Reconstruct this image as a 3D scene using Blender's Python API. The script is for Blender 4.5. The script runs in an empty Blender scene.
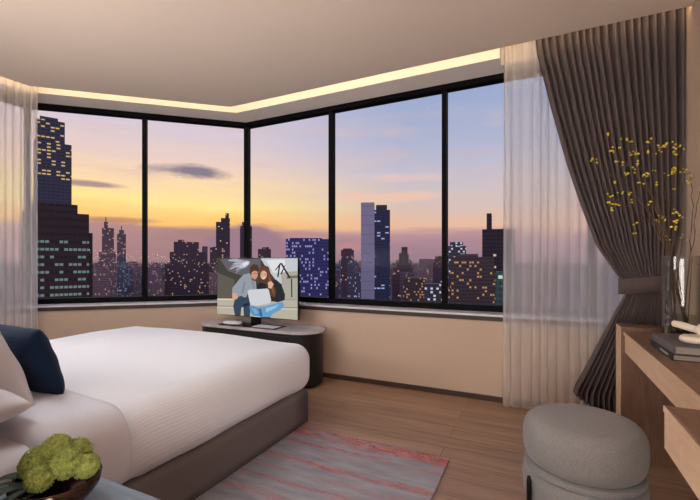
import bpy, bmesh, math, random
from mathutils import Vector, Matrix, noise
random.seed(7)
S = bpy.context.scene
COL = S.collection
PI = math.pi

def lin(c):
    c = c / 255.0
    return c / 12.92 if c <= 0.04045 else ((c + 0.055) / 1.055) ** 2.4
def rgb(r, g, b): return (lin(r), lin(g), lin(b), 1.0)

# ------------------------------------------------------------------ camera
CAM_H, FPX, HOR = 1.2, 395.0, 261.0
YAW = math.atan2(190.0, 395.0)
Rv = Vector((math.cos(YAW), math.sin(YAW), 0)); Fv = Vector((-math.sin(YAW), math.cos(YAW), 0))
def at(px, py, fwd):
    """the point of the place seen at a pixel, fwd metres ahead of the lens"""
    return Vector((0, 0, CAM_H)) + Fv * fwd + Rv * ((px - 350) / FPX * fwd) + Vector((0, 0, (HOR - py) / FPX * fwd))
cam = bpy.data.cameras.new('camera'); cam_o = bpy.data.objects.new('camera', cam); COL.objects.link(cam_o)
cam_o.location = (0, 0, CAM_H); cam_o.rotation_euler = (PI / 2, 0, YAW)
cam.sensor_width = 36; cam.lens = 36 * FPX / 700; cam.shift_y = (HOR - 250) / 700
cam.clip_start = 0.02; cam.clip_end = 12000
S.camera = cam_o

# ------------------------------------------------------------------ node helper
class NT:
    def __init__(s, tree): s.t = tree; s.n = tree.nodes; s.l = tree.links
    def new(s, typ, **kw):
        nd = s.n.new(typ)
        for k, v in kw.items():
            setattr(nd, k, v)
        return nd
    def put(s, sock, v):
        if hasattr(v, 'is_output') or isinstance(v, bpy.types.NodeSocket): s.l.new(v, sock)
        else: sock.default_value = v
    def math(s, op, a, b=0.0, c=0.0, clamp=False):
        m = s.new('ShaderNodeMath', operation=op); m.use_clamp = clamp
        s.put(m.inputs[0], a); s.put(m.inputs[1], b); s.put(m.inputs[2], c)
        return m.outputs[0]
    def ramp(s, fac, stops, interp='LINEAR'):
        r = s.new('ShaderNodeValToRGB'); r.color_ramp.interpolation = interp
        e = r.color_ramp.elements
        e[0].position, e[0].color = stops[0]; e[1].position, e[1].color = stops[-1]
        for p, c in stops[1:-1]:
            x = e.new(p); x.color = c
        s.put(r.inputs[0], fac); return r.outputs[0]
    def mix(s, fac, a, b, typ='MIX'):
        m = s.new('ShaderNodeMix', data_type='RGBA', blend_type=typ)
        s.put(m.inputs[0], fac); s.put(m.inputs[6], a); s.put(m.inputs[7], b)
        return m.outputs[2]
    def noise(s, vec, scale, detail=3, rough=.5):
        n = s.new('ShaderNodeTexNoise'); s.put(n.inputs['Vector'], vec)
        n.inputs['Scale'].default_value = scale; n.inputs['Detail'].default_value = detail
        n.inputs['Roughness'].default_value = rough
        return n.outputs['Fac']
    def mapping(s, vec, scale=(1, 1, 1), loc=(0, 0, 0), rot=(0, 0, 0)):
        m = s.new('ShaderNodeMapping'); s.put(m.inputs[0], vec)
        m.inputs['Scale'].default_value = scale; m.inputs['Location'].default_value = loc
        m.inputs['Rotation'].default_value = rot
        return m.outputs[0]
    def obj(s): return s.new('ShaderNodeTexCoord').outputs['Object']

# ------------------------------------------------------------------ sky (dusk)
W = bpy.data.worlds.new('dusk_sky'); S.world = W; W.use_nodes = True
w = NT(W.node_tree); w.n.clear()
dirv = w.new('ShaderNodeTexCoord').outputs['Generated']
sp = w.new('ShaderNodeSeparateXYZ'); w.put(sp.inputs[0], dirv)
X, Y, Z = sp.outputs
el = w.math('ARCSINE', Z)                                   # radians above the horizon
az = w.math('ARCTAN2', X, Y)                                # 0 along +y, negative to the left
elw = w.math('ADD', el, w.math('MULTIPLY', w.math('SUBTRACT', w.noise(w.mapping(dirv, (2, 2, 14)), 2.2, 4), .5), .05))
f = w.math('DIVIDE', elw, .5, clamp=True)
SKY_GLOW = [(0, rgb(160, 122, 124)), (.10, rgb(174, 134, 134)), (.150, rgb(182, 138, 132)), (.178, rgb(250, 190, 108)), (.26, rgb(255, 226, 146)),
            (.36, rgb(250, 214, 168)), (.46, rgb(232, 202, 190)), (.60, rgb(212, 196, 206)), (.80, rgb(196, 190, 212)), (1, rgb(176, 182, 214))]
SKY_BLUE = [(0, rgb(150, 122, 132)), (.08, rgb(168, 132, 142)), (.125, rgb(184, 142, 146)), (.175, rgb(228, 182, 154)), (.25, rgb(216, 186, 172)), (.34, rgb(204, 188, 188)),
            (.48, rgb(184, 182, 200)), (.66, rgb(164, 172, 200)), (.85, rgb(148, 162, 198)), (1, rgb(128, 148, 192))]
ga = w.ramp(f, SKY_GLOW); gb = w.ramp(f, SKY_BLUE)
glow_mix = w.math('DIVIDE', w.math('ADD', az, .74), .42, clamp=True)
sky = w.mix(glow_mix, ga, gb)
# streaky high cloud
cl = w.noise(w.mapping(dirv, (1.5, 1.5, 9)), 3.0, 6, .55)
clf = w.math('MULTIPLY', w.ramp(cl, [(.50, (0, 0, 0, 1)), (.68, (1, 1, 1, 1))]), w.ramp(f, [(.25, (0, 0, 0, 1)), (.45, (.6, .6, .6, 1)), (.8, (.12, .12, .12, 1))]))
sky = w.mix(clf, sky, rgb(214, 184, 176))
def blob(azc, elc, wa, we, rag, col, amount, tex=5.0, core=.45):
    """one cloud: an ellipse in azimuth and elevation with a ragged edge"""
    global sky
    n = w.math('SUBTRACT', w.noise(w.mapping(dirv, (1, 1, 3)), tex * 2, 5, .6), .5)
    a = w.math('DIVIDE', w.math('SUBTRACT', az, azc), wa)
    e = w.math('DIVIDE', w.math('SUBTRACT', el, elc), we)
    d = w.math('SQRT', w.math('ADD', w.math('MULTIPLY', a, a), w.math('MULTIPLY', e, e)))
    d = w.math('ADD', d, w.math('MULTIPLY', n, rag))
    m = w.ramp(d, [(core, (amount,) * 3 + (1,)), (1.0, (0, 0, 0, 1))])
    sky = w.mix(m, sky, col)
def ae(px, py):
    u = px - 350
    d = Rv * u + Fv * FPX
    return math.atan2(d.x, d.y), math.atan2(HOR - py, d.length)
for px, py, wa, we, rag, c, am in [
    (192, 171, .105, .020, 1.4, rgb(118, 110, 132), .9),
    (92, 184, .07, .009, .9, rgb(150, 118, 132), .8),
    (118, 220, .10, .009, .9, rgb(170, 120, 112), .7),
    (210, 240, .16, .037, .5, rgb(168, 128, 126), .95),
    (300, 238, .10, .012, .8, rgb(190, 142, 140), .75),
    (352, 247, .05, .014, .9, rgb(208, 136, 134), .4),
    (385, 197, .17, .016, 1.6, rgb(234, 192, 168), .85),
    (405, 178, .13, .013, 1.6, rgb(222, 192, 184), .7),
    (476, 152, .10, .014, 1.5, rgb(190, 178, 190), .6)]:
    a_, e_ = ae(px, py); blob(a_, e_, wa, we, rag, c, am)
a_, e_ = ae(248, 262); blob(a_, e_, .125, .10, .35, rgb(156, 122, 134), .97, 7.0, .84)
sky = w.mix(w.ramp(w.math('ADD', el, .5), [(.49, (1, 1, 1, 1)), (.5, (0, 0, 0, 1))]), sky, rgb(70, 62, 66))
bg = w.new('ShaderNodeBackground'); w.put(bg.inputs[0], sky); bg.inputs[1].default_value = 1.14
wo = w.new('ShaderNodeOutputWorld'); w.l.new(bg.outputs[0], wo.inputs[0])

# ------------------------------------------------------------------ lights and exposure
def area(name, loc, target, size, power, color, sizey=None):
    l = bpy.data.lights.new(name, 'AREA'); l.energy = power; l.color = color[:3]; l.shape = 'RECTANGLE'
    l.size = size; l.size_y = sizey or size
    o = bpy.data.objects.new(name, l); COL.objects.link(o); o.location = loc
    o.rotation_euler = (Vector(target) - Vector(loc)).to_track_quat('-Z', 'Y').to_euler()
    return o
area('entrance_fill', (-0.1, -0.6, 2.8), (-1.0, 1.6, 0.8), 1.2, 9, (1.0, .93, .88), .8)  # unseen fill added behind the camera, no fixture there
area('bed_fill', (-2.6, 0.75, 2.86), (-2.6, 1.5, 0), 1.6, 34, (.90, .95, 1.0), .5)  # added overhead fill that brightens the white bedding
area('headboard_ceiling_fill', (-2.4, .42, 1.25), (-2.2, 2.3, 2.9), 2.1, 46, (1.0, .95, .92), .4)  # unseen wash added to lift the ceiling and soffit
area('entrance_ceiling_fill', (-0.1, -0.9, .9), (-0.8, 1.9, 2.9), 1.2, 54, (1.0, .95, .91), .8)  # added upward fill, out of view, brightening the ceiling
vs = S.view_settings
S.display_settings.display_device = 'sRGB'
vs.view_transform = 'Standard'; vs.look = 'None'; vs.exposure = 0.0; vs.gamma = 1.0; vs.use_curve_mapping = False
S.cycles.max_bounces = 8; S.cycles.diffuse_bounces = 5; S.cycles.transparent_max_bounces = 16; S.cycles.sample_clamp_indirect = 4
S.cycles.use_denoising = True
S.cycles.caustics_reflective = False; S.cycles.caustics_refractive = False

# ------------------------------------------------------------------ materials
def mat(name, color, rough=.6, metal=0.0, var=0.0, vscale=8, vstretch=(1, 1, 1), bump=0.0, bscale=60, bstretch=(1, 1, 1), sheen=0.0, spec=.5, trans=0.0):
    m = bpy.data.materials.new(name); m.use_nodes = True
    t = NT(m.node_tree); p = t.n['Principled BSDF']
    p.inputs['Roughness'].default_value = rough; p.inputs['Metallic'].default_value = metal
    p.inputs['Specular IOR Level'].default_value = spec
    p.inputs['Sheen Weight'].default_value = sheen; p.inputs['Transmission Weight'].default_value = trans
    if var:
        n = t.noise(t.mapping(t.obj(), vstretch), vscale, 4)
        lo = tuple(max(0, c * (1 - var)) for c in color[:3]) + (1,); hi = tuple(c * (1 + var) for c in color[:3]) + (1,)
        t.put(p.inputs['Base Color'], t.ramp(n, [(.3, lo), (.7, hi)]))
    else: p.inputs['Base Color'].default_value = color
    if bump:
        n = t.noise(t.mapping(t.obj(), bstretch), bscale, 2)
        b = t.new('ShaderNodeBump'); b.inputs['Strength'].default_value = bump; b.inputs['Distance'].default_value = .004
        t.put(b.inputs['Height'], n); t.l.new(b.outputs[0], p.inputs['Normal'])
    return m
def emis(name, color, strength=1.0):
    m = bpy.data.materials.new(name); m.use_nodes = True; t = NT(m.node_tree); t.n.clear()
    e = t.new('ShaderNodeEmission'); e.inputs[0].default_value = color; e.inputs[1].default_value = strength
    o = t.new('ShaderNodeOutputMaterial'); t.l.new(e.outputs[0], o.inputs[0]); return m
def wood(name, a, b, stretch, rough=.45, bump=.15, sc=3.0):
    m = bpy.data.materials.new(name); m.use_nodes = True; t = NT(m.node_tree); p = t.n['Principled BSDF']
    v = t.mapping(t.obj(), stretch)
    n = t.noise(v, sc, 6, .65); n2 = t.noise(v, sc * 6, 3)
    k = t.math('ADD', t.math('MULTIPLY', n, .7), t.math('MULTIPLY', n2, .3))
    t.put(p.inputs['Base Color'], t.ramp(k, [(.33, a), (.66, b)]))
    p.inputs['Roughness'].default_value = rough
    bb = t.new('ShaderNodeBump'); bb.inputs['Strength'].default_value = bump; bb.inputs['Distance'].default_value = .002
    t.put(bb.inputs['Height'], k); t.l.new(bb.outputs[0], p.inputs['Normal'])
    return m
def floor_mat():
    m = bpy.data.materials.new('oak_plank_floor'); m.use_nodes = True; t = NT(m.node_tree); p = t.n['Principled BSDF']
    o = t.obj()
    br = t.new('ShaderNodeTexBrick'); t.put(br.inputs['Vector'], o)
    br.offset = .37; br.inputs['Scale'].default_value = 1.0; br.inputs['Brick Width'].default_value = 1.5
    br.inputs['Row Height'].default_value = .17; br.inputs['Mortar Size'].default_value = .0025
    br.inputs['Color1'].default_value = (0, 0, 0, 1); br.inputs['Color2'].default_value = (1, 1, 1, 1); br.inputs['Mortar'].default_value = (.5, .5, .5, 1)
    tone = t.ramp(br.outputs['Color'], [(0, rgb(136, 106, 86)), (1, rgb(170, 138, 114))])
    g = t.noise(t.mapping(o, (1.0, 16, 1)), 1.6, 6, .7)
    c = t.mix(.5, tone, t.ramp(g, [(.3, rgb(104, 78, 60)), (.7, rgb(192, 158, 132))]))
    c = t.mix(t.math('MULTIPLY', br.outputs['Fac'], .6), c, rgb(60, 44, 38))
    t.put(p.inputs['Base Color'], c); p.inputs['Roughness'].default_value = .42
    b = t.new('ShaderNodeBump'); b.inputs['Strength'].default_value = .15; b.inputs['Distance'].default_value = .002
    t.put(b.inputs['Height'], g); t.l.new(b.outputs[0], p.inputs['Normal'])
    return m
def rug_mat():
    m = bpy.data.materials.new('streaked_wool_rug'); m.use_nodes = True; t = NT(m.node_tree); p = t.n['Principled BSDF']
    o = t.obj()
    base = t.ramp(t.noise(t.mapping(o, (2, 9, 1)), 2, 5, .6), [(.3, rgb(134, 138, 150)), (.7, rgb(166, 166, 174))])
    sx = t.new('ShaderNodeSeparateXYZ'); t.put(sx.inputs[0], o)
    wob = t.math('MULTIPLY', t.math('SUBTRACT', t.noise(t.mapping(o, (3, 3, 1)), 1.4, 4, .7), .5), .10)
    yy = t.math('ADD', sx.outputs[1], wob)
    rag = t.noise(t.mapping(o, (14, 55, 1)), 1.6, 6, .85)
    big = t.noise(t.mapping(o, (1.6, 7, 1)), 1.1, 2, .5)
    tot = None
    for yc, wd, am in [(-.045, .075, 1.6), (-.12, .02, .8), (-.21, .022, 1.0), (-.30, .012, .35), (-.42, .026, 1.0), (-.54, .02, .45), (-.64, .02, .7), (-.78, .03, .9), (-1.0, .03, .8), (-1.25, .04, .8), (-1.45, .03, .8)]:
        d = t.math('DIVIDE', t.math('ABSOLUTE', t.math('SUBTRACT', yy, yc)), wd)
        s_ = t.math('MULTIPLY', t.math('SUBTRACT', 1.5, d, clamp=True), am)
        tot = s_ if tot is None else t.math('MAXIMUM', tot, s_)
    k = t.math('MULTIPLY', tot, t.ramp(rag, [(.40, (0, 0, 0, 1)), (.56, (1, 1, 1, 1))]))
    k = t.math('MULTIPLY', k, t.ramp(big, [(.34, (.25, .25, .25, 1)), (.5, (1, 1, 1, 1))]))
    k = t.math('MULTIPLY', k, t.ramp(t.noise(t.mapping(o, (70, 130, 1)), 1.0, 3, .7), [(.38, (.15, .15, .15, 1)), (.52, (1, 1, 1, 1))]))
    red = t.ramp(t.noise(t.mapping(o, (5, 20, 1)), 2, 3), [(.35, rgb(160, 56, 52)), (.65, rgb(216, 124, 106))])
    c = t.mix(k, base, red)
    t.put(p.inputs['Base Color'], c); p.inputs['Roughness'].default_value = .95; p.inputs['Specular IOR Level'].default_value = .1
    b = t.new('ShaderNodeBump'); b.inputs['Strength'].default_value = .5; b.inputs['Distance'].default_value = .004
    t.put(b.inputs['Height'], t.noise(o, 220, 2)); t.l.new(b.outputs[0], p.inputs['Normal'])
    return m
def ribbed(name, color, axis_scale, strength=.5, dist=.004):
    m = bpy.data.materials.new(name); m.use_nodes = True; t = NT(m.node_tree); p = t.n['Principled BSDF']
    o = t.obj(); sx = t.new('ShaderNodeSeparateXYZ'); t.put(sx.inputs[0], o)
    k = t.math('SUBTRACT', t.math('MULTIPLY', sx.outputs[0], 1.0), sx.outputs[2])
    wv = t.math('SINE', t.math('MULTIPLY', k, axis_scale))
    wr = t.noise(t.mapping(o, (3, 2, 3)), 2.0, 4)
    h = t.math('ADD', t.math('MULTIPLY', wv, .5), t.math('MULTIPLY', wr, 6.0))
    p.inputs['Base Color'].default_value = color; p.inputs['Roughness'].default_value = .8
    p.inputs['Sheen Weight'].default_value = .15
    b = t.new('ShaderNodeBump'); b.inputs['Strength'].default_value = strength; b.inputs['Distance'].default_value = dist
    t.put(b.inputs['Height'], h); t.l.new(b.outputs[0], p.inputs['Normal'])
    return m
def sheer_mat():
    m = bpy.data.materials.new('sheer_voile'); m.use_nodes = True; t = NT(m.node_tree); t.n.clear()
    d = t.new('ShaderNodeBsdfDiffuse'); d.inputs[0].default_value = rgb(246, 242, 240)
    tl = t.new('ShaderNodeBsdfTranslucent'); tl.inputs[0].default_value = rgb(246, 242, 240)
    a = t.new('ShaderNodeMixShader'); a.inputs[0].default_value = .5; t.l.new(d.outputs[0], a.inputs[1]); t.l.new(tl.outputs[0], a.inputs[2])
    tr = t.new('ShaderNodeBsdfTransparent')
    lw = t.new('ShaderNodeLayerWeight'); lw.inputs[0].default_value = .35
    fac = t.math('ADD', t.math('MULTIPLY', lw.outputs['Facing'], .5), .45, clamp=True)
    b = t.new('ShaderNodeMixShader'); t.put(b.inputs[0], fac); t.l.new(tr.outputs[0], b.inputs[1]); t.l.new(a.outputs[0], b.inputs[2])
    o = t.new('ShaderNodeOutputMaterial'); t.l.new(b.outputs[0], o.inputs[0]); return m
def thin_glass(name, tint=(.96, .97, .98, 1), refl=.02):
    m = bpy.data.materials.new(name); m.use_nodes = True; t = NT(m.node_tree); t.n.clear()
    tr = t.new('ShaderNodeBsdfTransparent'); tr.inputs[0].default_value = tint
    g = t.new('ShaderNodeBsdfGlossy'); g.inputs['Roughness'].default_value = .02
    fr = t.new('ShaderNodeFresnel'); fr.inputs[0].default_value = 1.45
    b = t.new('ShaderNodeMixShader'); t.put(b.inputs[0], t.math('MULTIPLY', fr.outputs[0], refl))
    t.l.new(tr.outputs[0], b.inputs[1]); t.l.new(g.outputs[0], b.inputs[2])
    o = t.new('ShaderNodeOutputMaterial'); t.l.new(b.outputs[0], o.inputs[0]); return m
def city_mat(name, wall, lit, cw=4.0, ch=4.0, frac=.25, strength=1.0, gap=.45, zlo=None, zhi=None, wall2=None, glass=None):
    """facade with a grid of windows, some of them lit"""
    m = bpy.data.materials.new(name); m.use_nodes = True; t = NT(m.node_tree); p = t.n['Principled BSDF']
    o = t.obj(); s = t.new('ShaderNodeSeparateXYZ'); t.put(s.inputs[0], o)
    u = t.math('DIVIDE', t.math('ADD', s.outputs[0], s.outputs[1]), cw); v = t.math('DIVIDE', s.outputs[2], ch)
    fu = t.math('FRACT', t.math('ADD', u, 500)); fv = t.math('FRACT', t.math('ADD', v, 500))
    inside = t.math('MULTIPLY', t.math('GREATER_THAN', fu, .22), t.math('GREATER_THAN', fv, gap))
    info = t.new('ShaderNodeObjectInfo')
    cb = t.new('ShaderNodeCombineXYZ'); t.put(cb.inputs[0], t.math('FLOOR', u)); t.put(cb.inputs[1], t.math('FLOOR', v)); t.put(cb.inputs[2], t.math('MULTIPLY', info.outputs['Random'], 91))
    wn = t.new('ShaderNodeTexWhiteNoise'); t.put(wn.inputs[0], cb.outputs[0])
    cl = t.noise(t.mapping(cb.outputs[0], (.12, .3, 1)), 1.0, 2)
    thr = t.math('MULTIPLY', t.math('LESS_THAN', wn.outputs[0], t.math('MULTIPLY', frac * 2, cl)), inside)
    geo = t.new('ShaderNodeNewGeometry'); gs = t.new('ShaderNodeSeparateXYZ'); t.put(gs.inputs[0], geo.outputs['Normal'])
    thr = t.math('MULTIPLY', thr, t.math('LESS_THAN', t.math('ABSOLUTE', gs.outputs[2]), .5))
    if zlo is not None: thr = t.math('MULTIPLY', thr, t.math('GREATER_THAN', s.outputs[2], zlo))
    if zhi is not None: thr = t.math('MULTIPLY', thr, t.math('LESS_THAN', s.outputs[2], zhi))
    base = t.mix(t.math('MULTIPLY', inside, .75), wall, glass or tuple(c * .45 for c in wall[:3]) + (1,))
    t.put(p.inputs['Base Color'], base); p.inputs['Roughness'].default_value = .6
    t.put(p.inputs['Emission Color'], t.mix(wn.outputs[0], lit, lit)); t.put(p.inputs['Emission Strength'], t.math('MULTIPLY', thr, strength))
    return m

M = dict(
    wall=mat('beige_wallpaper', rgb(196, 174, 154), .75, bump=.12, bscale=300),
    ceiling=mat('painted_ceiling', rgb(224, 206, 190), .85),
    soffit=mat('soffit_paint', rgb(244, 234, 224), .8),
    cove=mat('cove_paint', rgb(240, 226, 204), .8),
    floor=floor_mat(), rug=rug_mat(),
    skirting=mat('dark_skirting', rgb(62, 44, 36), .5),
    frame=mat('dark_bronze_frame', rgb(9, 8, 11), .6, 0.0, spec=.08),
    ledge=mat('sky_sheen_ledge', rgb(226, 222, 222), .25),  # grazing sky reflection on the sill is put into this pale colour
    ledge_front=mat('dark_wood_sill', rgb(50, 40, 36), .5),
    glass=thin_glass('window_glass'), vase_glass=thin_glass('vase_glass', (.965, .97, .96, 1), .7),
    sheer=sheer_mat(),
    drape=mat('charcoal_linen', rgb(96, 84, 84), .95, var=.12, vscale=300, vstretch=(1, 1, .1), bump=.2, bscale=500, sheen=.1, spec=.1),
    led=emis('warm_led', (1.0, .74, .45, 1), 12.0),
    bed_base=mat('grey_upholstery', rgb(118, 110, 110), .9, var=.08, vscale=200, bump=.2, bscale=400, spec=.2),
    duvet=ribbed('ribbed_white_cotton', rgb(244, 246, 252), 330.0, .35, .0022),
    sheet=mat('smooth_white_sheet', rgb(232, 232, 240), .8, bump=.3, bscale=5, spec=.2),
    pillow=mat('white_pillowcase', rgb(238, 238, 244), .85, bump=.35, bscale=9, spec=.2),
    blue=mat('navy_velvet', rgb(16, 38, 66), .85, var=.25, vscale=9, bump=.3, bscale=30, sheen=.08, spec=.2),
    wood=wood('walnut_veneer', rgb(98, 72, 56), rgb(136, 106, 86), (10, 1, 10)),
    wood_v=wood('walnut_panel', rgb(92, 64, 48), rgb(124, 92, 72), (10, 10, 1)),
    wood_lit=wood('walnut_lit_face', rgb(206, 172, 142), rgb(228, 198, 168), (6, 1, 8)),  # desk wood made paler: window light on its front faces is in the colour
    wood_blue=wood('grey_washed_wood', rgb(96, 112, 128), rgb(138, 152, 168), (1.5, 30, 1)),
    seam=mat('shadow_gap', rgb(40, 28, 22), .8),
    stool=mat('grey_boucle', rgb(132, 130, 130), .95, var=.10, vscale=110, bump=.6, bscale=240, sheen=.2, spec=.1),
    black=mat('black_metal', rgb(18, 18, 20), .35, .6),
    black_gloss=mat('black_gloss', rgb(16, 16, 18), .12),
    cabinet=mat('black_ribbed_lacquer', rgb(30, 27, 28), .45),
    cab_top=mat('grey_stone_top', rgb(196, 188, 192), .2, var=.2, vscale=6),
    white_plastic=mat('white_plastic', rgb(226, 226, 230), .35),
    book_grey=mat('slate_book_cloth', rgb(92, 88, 92), .7), book_black=mat('black_book_cloth', rgb(26, 25, 28), .6),
    pages=mat('book_pages', rgb(150, 140, 132), .8, var=.2, vscale=200, vstretch=(.1, .1, 6)),
    ceramic=mat('cream_ceramic', rgb(226, 214, 198), .35),
    branch=mat('brown_twig', rgb(84, 66, 46), .8), blossom=mat('yellow_blossom', rgb(216, 198, 64), .6, var=.2, vscale=60),
    water=thin_glass('water', (.80, .84, .80, 1), .6),
    bowl=mat('dark_copper_glaze', rgb(66, 40, 30), .12, .5, var=.35, vscale=14),
    hydrangea=mat('green_hydrangea', rgb(158, 170, 88), .75, var=.45, vscale=70),
    leaf=mat('dark_leaf', rgb(40, 56, 38), .6, var=.2), foam=mat('inner_stem', rgb(70, 90, 40), .8),
    ground=mat('city_ground', rgb(88, 78, 82), .9, var=.5, vscale=.01),
    letter=mat('white_lettering', rgb(190, 188, 186), .6),
)

# ------------------------------------------------------------------ mesh helpers
def box(bm, lo, hi):
    vs_ = [bm.verts.new((x, y, z)) for x in (lo[0], hi[0]) for y in (lo[1], hi[1]) for z in (lo[2], hi[2])]
    for a in ((0, 1, 3, 2), (4, 6, 7, 5), (0, 4, 5, 1), (2, 3, 7, 6), (0, 2, 6, 4), (1, 5, 7, 3)):
        bm.faces.new([vs_[i] for i in a])
    return bm
def prism(bm, pts, z0, z1):
    a = [bm.verts.new((p[0], p[1], z0)) for p in pts]; b = [bm.verts.new((p[0], p[1], z1)) for p in pts]
    bm.faces.new(a); bm.faces.new(b)
    for i in range(len(pts)):
        j = (i + 1) % len(pts); bm.faces.new([a[i], a[j], b[j], b[i]])
    return bm
def tube(bm, pts, rad, seg=8, caps=True):
    pts = [Vector(p) for p in pts]; rings = []
    if not hasattr(rad, '__len__'): rad = [rad] * len(pts)
    up = Vector((0, 0, 1))
    for i, p in enumerate(pts):
        t_ = (pts[min(i + 1, len(pts) - 1)] - pts[max(i - 1, 0)]).normalized()
        s = t_.cross(up)
        if s.length < .05: s = t_.cross(Vector((1, 0, 0)))
        s.normalize(); n = s.cross(t_)
        rings.append([bm.verts.new(p + (s * math.cos(2 * PI * k / seg) + n * math.sin(2 * PI * k / seg)) * rad[i]) for k in range(seg)])
    for a, b in zip(rings, rings[1:]):
        for k in range(seg): bm.faces.new([a[k], a[(k + 1) % seg], b[(k + 1) % seg], b[k]])
    if caps: bm.faces.new(rings[0]); bm.faces.new(rings[-1])
    return bm
def lathe(bm, prof, seg=48, sx=1, sy=1, close=True, p=2.0):
    """prof: (radius, z) list; p>2 squares the plan off"""
    rings = []
    for r, z in prof:
        ring = []
        for k in range(seg):
            a = 2 * PI * k / seg; c, s = math.cos(a), math.sin(a)
            q = (abs(c) ** p + abs(s) ** p) ** (-1 / p)
            ring.append(bm.verts.new((r * sx * c * q, r * sy * s * q, z)))
        rings.append(ring)
    for a, b in zip(rings, rings[1:]):
        for k in range(seg): bm.faces.new([a[k], a[(k + 1) % seg], b[(k + 1) % seg], b[k]])
    if close: bm.faces.new(rings[0]); bm.faces.new(rings[-1])
    return bm
def rbox(bm, lo, hi, r, n=(24, 24, 8), fn=None, dr=None):
    """box with rounded edges; r may differ per axis"""
    rx, ry, rz = (r, r, r) if not hasattr(r, '__len__') else r
    c = [(a + b) / 2 for a, b in zip(lo, hi)]; h = [(b - a) / 2 for a, b in zip(lo, hi)]
    tmp = {}
    def vert(i, j, k):
        key = (i, j, k)
        if key in tmp: return tmp[key]
        q = []
        for a, m_, hh, rr in ((i, n[0], h[0], rx), (j, n[1], h[1], ry), (k, n[2], h[2], rz)):
            s = a / m_ * 2 - 1
            q.append(math.copysign(abs(s) ** .8, s) * hh)
        inner = [max(-(hh - rr), min(hh - rr, v)) for v, hh, rr in zip(q, h, (rx, ry, rz))]
        d = [(v - w_) / rr for v, w_, rr in zip(q, inner, (rx, ry, rz))]
        L = math.sqrt(sum(x * x for x in d))
        if L > 1e-9: d = [x / L for x in d]
        pnt = Vector([w_ + x * rr + cc for w_, x, rr, cc in zip(inner, d, (rx, ry, rz), c)])
        if fn: pnt = fn(pnt)
        tmp[key] = bm.verts.new(pnt); return tmp[key]
    for ax in range(3):
        o = [a for a in range(3) if a != ax]
        for side in (0, n[ax]):
            for a in range(n[o[0]]):
                for b in range(n[o[1]]):
                    q = []
                    for da, db in ((0, 0), (1, 0), (1, 1), (0, 1)):
                        k = [0, 0, 0]; k[ax] = side; k[o[0]] = a + da; k[o[1]] = b + db; q.append(vert(*k))
                    bm.faces.new(q)
    return bm
def obj(name, bm, m, parent=None, loc=None, rot=None, smooth=False, bevel=0.0):
    bmesh.ops.recalc_face_normals(bm, faces=bm.faces[:])
    me = bpy.data.meshes.new(name); bm.to_mesh(me); bm.free()
    for mm in (m if isinstance(m, (list, tuple)) else [m]): me.materials.append(mm)
    if smooth:
        for p in me.polygons: p.use_smooth = True
    o = bpy.data.objects.new(name, me); COL.objects.link(o)
    if parent: o.parent = parent
    if loc is not None: o.location = loc
    if rot is not None: o.rotation_euler = rot
    if bevel:
        b = o.modifiers.new('bevel', 'BEVEL'); b.width = bevel; b.segments = 2; b.limit_method = 'ANGLE'
    return o
def B(lo, hi): return box(bmesh.new(), lo, hi)
def tag(o, label, cat, group=None, kind=None):
    o['label'] = label; o['category'] = cat
    if group: o['group'] = group
    if kind: o['kind'] = kind
    return o
def thing(name, label, cat, loc=(0, 0, 0), rotz=0, group=None):
    o = bpy.data.objects.new(name, None); COL.objects.link(o); o.location = loc; o.rotation_euler = (0, 0, rotz)
    o.empty_display_size = .1
    return tag(o, label, cat, group)
def struct(name, bm, m, parent=None, label=None, **kw):
    o = obj(name, bm, m, parent, **kw)
    if not parent: o['kind'] = 'structure'
    if label: o['label'] = label
    return o

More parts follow.
